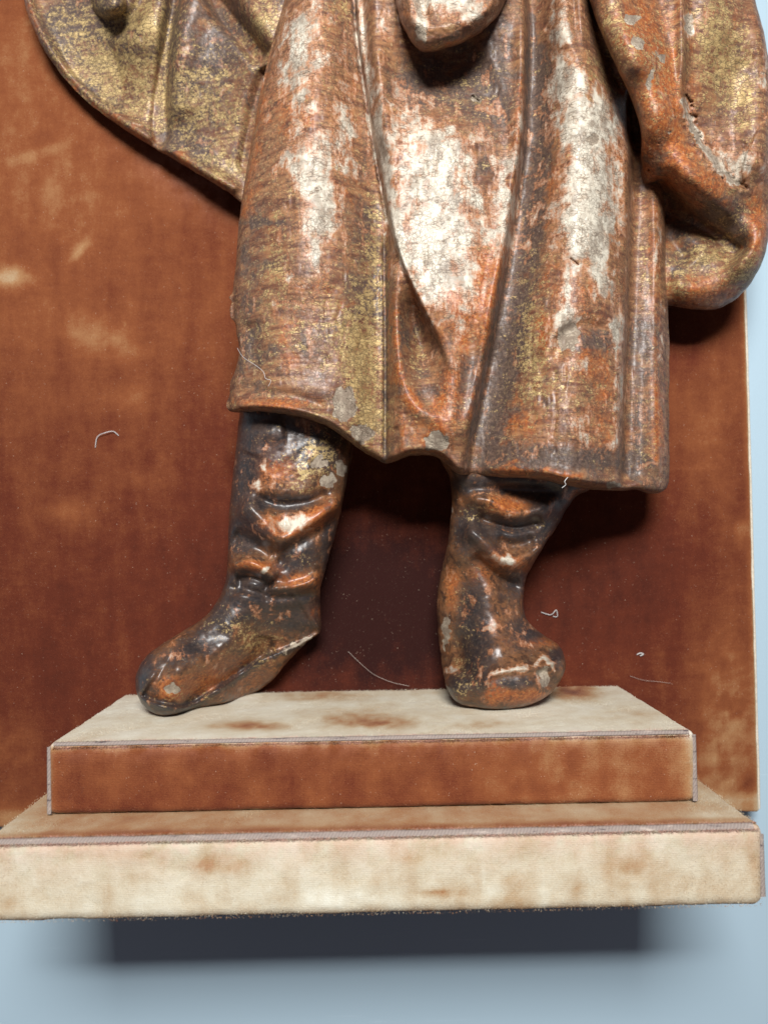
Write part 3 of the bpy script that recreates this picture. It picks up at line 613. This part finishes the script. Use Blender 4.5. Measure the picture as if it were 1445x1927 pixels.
# --- mantle / sleeve on the right
MR = [(1098, -320), (1100, -60), (1112, 10), (1138, 80), (1166, 140), (1190, 195), (1205, 250), (1206, 330), (1214, 420), (1222, 520), (1240, 572), (1266, 576), (1300, 582), (1345, 582), (1382, 564), (1412, 532), (1434, 492), (1446, 440), (1450, 380), (1452, 300), (1454, 200), (1446, 120), (1436, 60), (1420, 0), (1402, -60), (1390, -320)]
RIMR = [(1284, -320), (1286, 0), (1288, 100), (1284, 176), (1298, 232), (1326, 280), (1358, 322), (1388, 350), (1412, 345)]
def mr_h(x, y, d):
    f = Field(x, y); f.deep = 1.15; f.high = 1.25; g = f.gro; f.H = 46*prof(d/60) + 10
    g([(1150, -320), (1160, 0), (1200, 110), (1240, 210), (1275, 290), (1330, 360), (1400, 400)], 26, 50, 34, taper=.05)
    f.lip(RIMR, -40, 5, 70, taper=.05); g(RIMR, 15, 13, 9, taper=.05)
    f.blob(1370, 120, 46, 130, -20); f.blob(1410, 240, 26, 70, 14)
    g([(1430, -100), (1436, 100), (1438, 260), (1425, 350)], 16, 24, 14, taper=.1)
    g([(1228, 330), (1262, 370), (1300, 405), (1350, 440), (1402, 486)], -56, 30, 26, taper=.1)
    g([(1240, 380), (1262, 450), (1300, 500)], -30, 20, 30, taper=.2)
    g([(1254, 530), (1310, 545), (1370, 525), (1415, 475), (1436, 400)], 20, 26, 26, taper=.1)
    g([(1270, 370), (1320, 410), (1370, 440), (1400, 462)], 12, 8, 12, taper=.2)
    g([(1215, -200), (1240, 20), (1265, 120), (1290, 200)], -8, 14, 14)
    # broken edge
    br = sstep(-.15, .35, fbm(x/10, y/10, 3)+1.2*np.exp(-(pline(x, y, smooth([(1290, 190), (1306, 245), (1335, 300), (1365, 335), (1400, 352)], 3))[0]/11)**2)-.75)
    f.H -= 13*br*(y < 380)*(y > 170)
    f.H += 3.5*fbm(x/40, y/60, 3)+1.1*fbm(x/12, y/14, 3)+.5*fbm(x/5, y/6, 2)
    return np.maximum(f.H, 2)*prof(d/8+.1)
MRP = dict(orange=[(B, 1200, 60, 50, 120, .5), (B, 1250, 190, 40, 120, .7), (B, 1240, 300, 50, 50, .7), (B, 1320, 350, 60, 30, .7, 40), (B, 1370, 545, 80, 30, .6), (B, 1410, 440, 24, 60, .6), (B, 1260, 420, 30, 50, .4), (B, 1290, 560, 40, 20, .5), (B, 1430, 400, 20, 80, .4)],
           dark=[(B, 1350, 400, 40, 30, .8, 40), (B, 1385, 440, 24, 40, .7), (B, 1390, 80, 14, 40, .5), (B, 1290, 440, 60, 40, .4, 30), (B, 1230, 330, 26, 60, .4), (B, 1350, 180, 18, 80, .3), (B, 1300, 500, 50, 20, .3), (B, 1280, 490, 20, 60, .3)],
           gold=[(B, 1350, 80, 50, 110, .8), (B, 1400, 180, 30, 80, .6), (B, 1330, 480, 60, 40, .65), (B, 1150, 60, 40, 60, .5), (B, 1410, 520, 40, 40, .6), (B, 1230, 130, 40, 80, .35), (B, 1380, 400, 40, 40, .3), (B, 1275, 540, 20, 40, .5)],
           chip=[(B, 1187, 38, 16, 12, 1, 0, 2), (B, 1200, 80, 14, 12, 1, 30, 2), (B, 1222, 150, 8, 20, .9, 20, 2), (B, 1248, 110, 6, 8, .9, 0, 2), (B, 1310, 260, 5, 40, .9, -28, 2), (B, 1372, 335, 30, 7, .9, 25, 2), (B, 1295, 45, 10, 30, .6, 0, 2), (B, 1240, 100, 30, 12, .5, 30, 2), (B, 1262, 250, 8, 26, .45, -30, 2)],
           white=[(B, 1296, 45, 10, 28, 1.1), ('s', [(1284, 176), (1298, 232), (1326, 280), (1358, 322), (1395, 352)], .8, 9), (B, 1400, 300, 40, 40, .5), (B, 1438, 120, 8, 120, .5), (B, 1395, 310, 50, 20, .3), (B, 1345, 260, 20, 60, .2, -30)], base_dark=.02, base_orange=.2, base_gold=.25)
keepfig(relief('mantle', MR, 2.4, mr_h, lambda x, y: idw(x, y, [(1110, -100, .452), (1150, 100, .455), (1195, 210, .468), (1225, 420, .522), (1250, 570, .524), (1340, 580, .524), (1440, 450, .505), (1445, 200, .49), (1420, -60, .485), (1300, 300, .485), (1300, 0, .47)]),
               lambda x, y: masks(x, y, MRP), M_COAT, None, back=70, backr=90))

# --- carved block held in front of the coat, its worn lower end
BL = [(728, -320), (734, -60), (744, 0), (752, 36), (764, 62), (778, 84), (794, 98), (812, 98), (850, 88), (890, 70), (922, 46), (944, 18), (958, -20), (965, -60), (970, -320)]
def bl_h(x, y, d):
    f = Field(x, y); f.H = 70*prof(d/26)+26*prof(d/90)
    f.gro([(770, -40), (775, 20), (795, 50), (850, 46), (910, 20), (940, -30)], 8, 12, 12)
    f.gro([(790, -60), (796, 0), (800, 40)], -14, 10, 10); f.blob(880, -20, 40, 30, -8)
    f.H += 2.5*fbm(x/16, y/16, 3)+1*fbm(x/5, y/5, 2)
    return np.maximum(f.H, 2)*prof(d/4+.1)
BLP = dict(white=[(B, 850, 0, 90, 34, .8), (B, 790, 50, 16, 30, .9), (B, 900, 35, 40, 14, .6)], chip=[(B, 790, 62, 12, 24, .9, -20, 2)], dark=[(B, 860, 66, 80, 10, .5, -22)], gold=[(B, 840, 82, 60, 10, .6, -15)], orange=[(B, 760, 40, 12, 50, .5), (B, 860, 74, 80, 10, .5, -22)], base_orange=.1)
keepfig(relief('held_block', BL, 2.2, bl_h, lambda x, y: 0*x+.452, lambda x, y: masks(x, y, BLP), M_COAT, None, back=60, backr=40, jag=2.5))

# --- boots
Yp = -yt2
def contact(y_, x_=722): # depth at which the plinth top is seen at photo row y_
    lo, hi = .42, .56
    for _ in range(40):
        m_ = (lo+hi)/2
        if U(x_, y_, m_)[1] > yt2: lo = m_
        else: hi = m_
    return lo
LB = [(470, 700), (452, 770), (446, 830), (440, 880), (434, 930), (431, 980), (430, 1030), (427, 1080), (419, 1112), (400, 1145), (376, 1168), (340, 1190), (300, 1215), (272, 1240), (258, 1266), (256, 1292), (264, 1318), (282, 1338), (308, 1348), (350, 1340), (400, 1328), (450, 1316), (480, 1304),
      (510, 1282), (545, 1242), (580, 1206), (600, 1192), (605, 1172), (603, 1140), (602, 1110), (610, 1080), (622, 1035), (636, 985), (648, 930), (655, 890), (664, 850), (660, 780), (640, 700)]
SOLE = [(262, 1306), (290, 1322), (345, 1330), (395, 1304), (450, 1268), (492, 1240), (530, 1224), (575, 1204), (604, 1186)]
def lb_h(x, y, d):
    f = Field(x, y); f.deep = 1.5; f.high = 1.45; g = f.gro; f.H = 78*prof(d/80) + 0*x
    # foot comes forward
    f.blob(330, 1262, 90, 60, 26, -25); f.blob(440, 1190, 60, 60, 6)
    g([(300, 1262), (350, 1262), (420, 1235), (490, 1200)], 12, 26, 26, taper=.2)
    g([(352, 1228), (400, 1205), (440, 1180)], -7, 18, 16, taper=.3)
    g([(500, 1195), (500, 1215), (520, 1222)], -9, 14, 14, taper=.2)
    f.lip(SOLE, -30, 4, 70, taper=.03, side=1)
    g(SOLE, 5, 6, 4, taper=.05)
    # ankle crease and boot folds
    g([(424, 1108), (460, 1108), (510, 1122), (560, 1120), (600, 1112)], -15, 9, 12, taper=.12)
    g([(500, 1108), (540, 1108), (580, 1098), (606, 1078)], 19, 26, 9, taper=.12)
    g([(440, 1094), (470, 1086), (500, 1096), (512, 1112)], -20, 12, 10, taper=.15)
    g([(430, 1062), (468, 1058), (500, 1072), (520, 1092)], 20, 18, 11, taper=.12)
    g([(434, 1006), (470, 1020), (512, 1040), (524, 1050)], -17, 20, 16, taper=.15)
    g([(522, 1082), (534, 1040), (575, 1012), (625, 980), (646, 955)], -17, 14, 12, taper=.15)
    g([(446, 940), (478, 968), (515, 1005), (540, 1014), (580, 990), (630, 955), (650, 930)], 25, 27, 22, taper=.1)
    g([(470, 930), (520, 948), (580, 944), (630, 920)], -17, 16, 12, taper=.2)
    g([(470, 860), (490, 820), (540, 810)], 8, 20, 20); f.blob(520, 850, 50, 50, 7)
    f.blob(590, 1150, 26, 30, 9)
    for cx, cy, rx, ry in [(600, 872, 17, 13), (618, 905, 15, 16), (642, 880, 9, 16), (322, 1294, 15, 11)]: f.H -= 2.6*np.exp(-(((x-cx)/rx)**2+((y-cy)/ry)**2)**3)
    f.H += 2.6*fbm(x/34, y/34, 3)+1.0*fbm(x/11, y/11, 3)+.4*fbm(x/4, y/4, 2)
    return np.maximum(f.H, 2)*prof(d/6+.1)
LBP = dict(dark=[('s', [(265, 1310), (290, 1324), (345, 1331), (395, 1307), (450, 1271), (492, 1243), (530, 1227), (575, 1207)], .8, 6), (B, 500, 820, 70, 40, .75), (B, 460, 900, 26, 80, .6), (B, 600, 850, 50, 40, .55), (B, 530, 945, 60, 12, .7), (B, 460, 1010, 40, 26, .85), (B, 560, 1050, 40, 30, .6, -30), (B, 470, 1095, 40, 18, .8), (B, 550, 1130, 60, 16, .7), (B, 460, 1140, 60, 26, .5), (B, 380, 1210, 80, 26, .55, -30), (B, 270, 1270, 20, 50, .5), (B, 560, 1170, 50, 20, .5), (B, 620, 1020, 14, 60, .5), (B, 300, 1330, 50, 10, .4)],  # blobs in the fold recesses put shade into the boot colour
           orange=[(B, 520, 870, 55, 55, .8), (B, 520, 990, 60, 22, .9), (B, 600, 970, 55, 24, .9, -35), (B, 480, 1065, 50, 12, .9), (B, 560, 1090, 60, 20, .8), (B, 590, 1150, 26, 30, .7), (B, 400, 1270, 120, 24, .6, -28), (B, 480, 1290, 100, 40, .5, -30), (B, 320, 1290, 50, 26, .6), (B, 470, 930, 30, 20, .3)],
           gold=[(B, 600, 850, 50, 60, .6), (B, 440, 1180, 60, 30, .4), (B, 480, 1230, 50, 40, .5), (B, 340, 1310, 80, 20, .4), (B, 570, 1050, 30, 20, .35), (B, 560, 900, 50, 40, .3)],
           white=[(B, 545, 985, 40, 15, 1.25, -8), (B, 500, 873, 9, 14, .9), (B, 485, 915, 9, 14, .6), (B, 498, 1073, 7, 6, 1.0), (B, 400, 1248, 40, 8, .25, -25)],  # first patch is a highlight painted on the fold ridge
           chip=[(B, 600, 872, 17, 13, 1, 0, 3), (B, 618, 905, 15, 16, 1, 0, 3), (B, 642, 880, 9, 16, 1, 0, 3), (B, 322, 1294, 15, 11, .9, 0, 3), (B, 560, 1212, 44, 5, .8, -28, 2)], base_dark=.22, base_gold=.1, base_orange=.0)
c1 = contact(1347, 310)
keepfig(relief('boot', LB, 2.2, lb_h, lambda x, y: idw(x, y, [(470, 720, .500), (540, 900, .503), (440, 1060, .510), (600, 1060, .515), (600, 1180, .535), (540, 1240, .538), (480, 1304, contact(1304, 480)), (400, 1328, contact(1328, 400)), (310, 1347, c1), (260, 1290, c1+.004), (300, 1215, c1+.012), (380, 1165, .512)]),
               lambda x, y: masks(x, y, LBP), M_BOOT, None, back=44, backr=60, jag=1.6))
RB = [(830, 830), (846, 900), (850, 940), (847, 985), (840, 1035), (828, 1085), (822, 1125), (823, 1170), (828, 1220), (834, 1268), (842, 1298), (858, 1320), (890, 1332), (940, 1336), (985, 1330), (1020, 1316), (1046, 1292), (1062, 1262), (1062, 1236), (1048, 1212), (1018, 1192), (992, 1168), (984, 1140), (986, 1105), (992, 1082),
      (1006, 1056), (1024, 1026), (1046, 994), (1066, 958), (1086, 932), (1112, 916), (1120, 860), (1000, 820)]
def rb_h(x, y, d):
    f = Field(x, y); f.deep = 1.4; f.high = 1.4; g = f.gro; f.H = 76*prof(d/84)
    f.blob(960, 1262, 90, 56, 24, 8); g([(905, 1100), (930, 1180), (950, 1240)], 12, 34, 34, taper=.2)
    g([(862, 1180), (870, 1250), (900, 1290)], -9, 16, 14, taper=.2)
    f.lip([(1064, 1244), (1040, 1252), (1010, 1262), (965, 1262), (925, 1274), (912, 1300), (905, 1325)], -9, 4, 50, taper=.05, side=1)
    g([(912, 1305), (918, 1275), (960, 1262), (1010, 1258), (1050, 1240)], 6, 7, 6, taper=.1)
    g([(1010, 1262), (1030, 1275), (1035, 1300)], -8, 10, 14, taper=.2)
    g([(870, 935), (920, 942), (960, 965), (1010, 962), (1050, 940)], 19, 19, 14, taper=.15)
    g([(890, 970), (930, 985), (975, 992), (1025, 978)], -20, 11, 11, taper=.15)
    g([(870, 985), (905, 1015), (935, 1045), (965, 1058), (1005, 1042), (1030, 1015)], 24, 20, 14, taper=.12)
    g([(930, 1010), (965, 1026), (1010, 1010)], -13, 13, 10, taper=.2)
    g([(890, 1040), (920, 1070), (955, 1098), (985, 1100)], -20, 15, 11, taper=.15)
    g([(870, 925), (940, 922), (1060, 925)], -10, 12, 12)
    f.blob(835, 1235, 12, 50, -12)
    f.H += 2.6*fbm(x/34, y/34+7, 3)+1.0*fbm(x/11, y/11, 3)+.4*fbm(x/4, y/4, 2)
    return np.maximum(f.H, 2)*prof(d/6+.1)
RBP = dict(dark=[(B, 960, 912, 120, 14, .8), (B, 1040, 960, 40, 50, .75), (B, 880, 1000, 26, 40, .6), (B, 970, 1000, 60, 16, .7), (B, 980, 1095, 30, 20, .7), (B, 890, 1150, 26, 60, .55), (B, 900, 1240, 26, 60, .6), (B, 990, 1190, 40, 26, .4), (B, 970, 1285, 40, 10, .5), (B, 1000, 1140, 14, 40, .5), (B, 930, 1040, 30, 20, .3), (B, 1045, 1235, 12, 14, .8), (B, 860, 1290, 24, 20, .5)],  # recesses between the folds darkened, shade painted with the patina
           orange=[(B, 960, 950, 60, 20, .8), (B, 940, 1050, 70, 16, .9, 20), (B, 900, 1080, 40, 26, .5), (B, 850, 1110, 16, 50, .6), (B, 1010, 1208, 50, 12, .7), (B, 960, 1310, 60, 20, .7), (B, 930, 1170, 40, 60, .35), (B, 925, 1290, 14, 30, .7), (B, 1020, 1315, 30, 14, .7)],
           gold=[(B, 880, 1150, 26, 60, .35), (B, 900, 960, 40, 30, .4), (B, 870, 1270, 24, 60, .5), (B, 1030, 990, 30, 30, .2), (B, 960, 1290, 60, 20, .3)],
           white=[(B, 955, 1055, 20, 12, 1.05), (B, 925, 1180, 22, 12, .55), (B, 970, 940, 12, 10, .3), ('s', [(916, 1300), (920, 1275), (945, 1262), (1000, 1256), (1020, 1240), (1035, 1250), (1050, 1270)], .75, 6), (B, 842, 1200, 9, 40, .6), (B, 848, 965, 4, 20, .7), (B, 850, 1262, 14, 6, .6)],  # first patch paints a highlight on the fold; toe rim is bare ground
           chip=[(B, 1022, 1275, 12, 22, 1, 12, 2), (B, 838, 1190, 8, 36, .9, 0, 2)], base_dark=.22, base_gold=.08, base_orange=.02)
c2 = contact(1335, 930)
keepfig(relief('boot', RB, 2.2, rb_h, lambda x, y: idw(x, y, [(850, 860, .500), (1100, 880, .508), (860, 1000, .508), (1040, 1000, .512), (830, 1120, .525), (985, 1130, .518), (830, 1230, .530), (860, 1320, c2+.006), (930, 1335, c2), (1000, 1326, c2+.001), (1060, 1260, c2+.010), (1040, 1205, .518)]),
               lambda x, y: masks(x, y, RBP), M_BOOT, None, back=40, backr=60, jag=1.6))

# ---------------------------------------------------------------- lint and threads
def thread(name, pts, r, mat, label, cat, group=None):
    P = smooth([(p[0], p[1]) for p in pts], 6); dz = np.interp(np.linspace(0, 1, len(P)), np.linspace(0, 1, len(pts)), [p[2] for p in pts])
    Wd = U(P[:, 0], P[:, 1], dz)
    c0 = Wd.mean(0)
    cu = bpy.data.curves.new(name, 'CURVE'); cu.dimensions = '3D'; sp = cu.splines.new('POLY'); sp.points.add(len(P)-1)
    for q, v in zip(sp.points, Wd-c0): q.co = (*v, 1)
    cu.bevel_depth = r; cu.bevel_resolution = 1
    tmp = bpy.data.objects.new('tmp', cu); C.objects.link(tmp)
    me = bpy.data.meshes.new_from_object(tmp.evaluated_get(bpy.context.evaluated_depsgraph_get())); me.name = name
    bpy.data.objects.remove(tmp); me.materials.clear(); me.materials.append(mat)
    o = bpy.data.objects.new(name, me); C.objects.link(o); o.location = c0
    return tag(o, label, cat, None, group)
dp = D_PANEL-.0009
thread('white_thread', [(180, 842, dp), (184, 822, dp-.001), (200, 814, dp-.002), (214, 812, dp-.001), (224, 820, dp)], .00026, M_LINT, 'short curled white thread on the rust velvet left of the coat', 'thread')
thread('white_thread', [(447, 655, .470), (458, 672, .455), (482, 688, .445), (496, 700, .441), (500, 712, .440), (510, 716, .4395), (505, 727, .440)], .00011, M_LINT, 'thin white thread clinging to the lower left side of the coat', 'thread')
thread('white_thread', [(1068, 898, .446), (1062, 906, .446), (1064, 912, .447), (1057, 918, .448)], .00022, M_LINT, 'tiny white thread caught on the coat hem above the right boot', 'thread')
thread('hair', [(655, 1226, dp), (680, 1250, dp-.002), (705, 1270, dp-.002), (738, 1284, dp-.003), (770, 1291, dp-.004)], .0001, M_HAIR, 'fine pale hair curving over the dark velvet between the boots', 'hair')
thread('lint_tuft', [(1018, 1152, dp), (1036, 1157, dp-.001), (1046, 1148, dp-.0015), (1048, 1160, dp-.001), (1040, 1160, dp)], .00025, M_LINT, 'white lint tuft on the velvet right of the right boot', 'lint')
thread('lint_tuft', [(1198, 1232, dp), (1204, 1229, dp-.001), (1210, 1231, dp-.001), (1204, 1234, dp)], .0004, M_LINT, 'small white lint speck on the velvet near the panel lower right', 'lint')
thread('hair', [(1185, 1272, dp), (1210, 1280, dp-.001), (1240, 1283, dp-.001), (1262, 1286, dp)], .00009, M_HAIR, 'fine pale hair on the velvet above the right end of the plinth', 'hair')
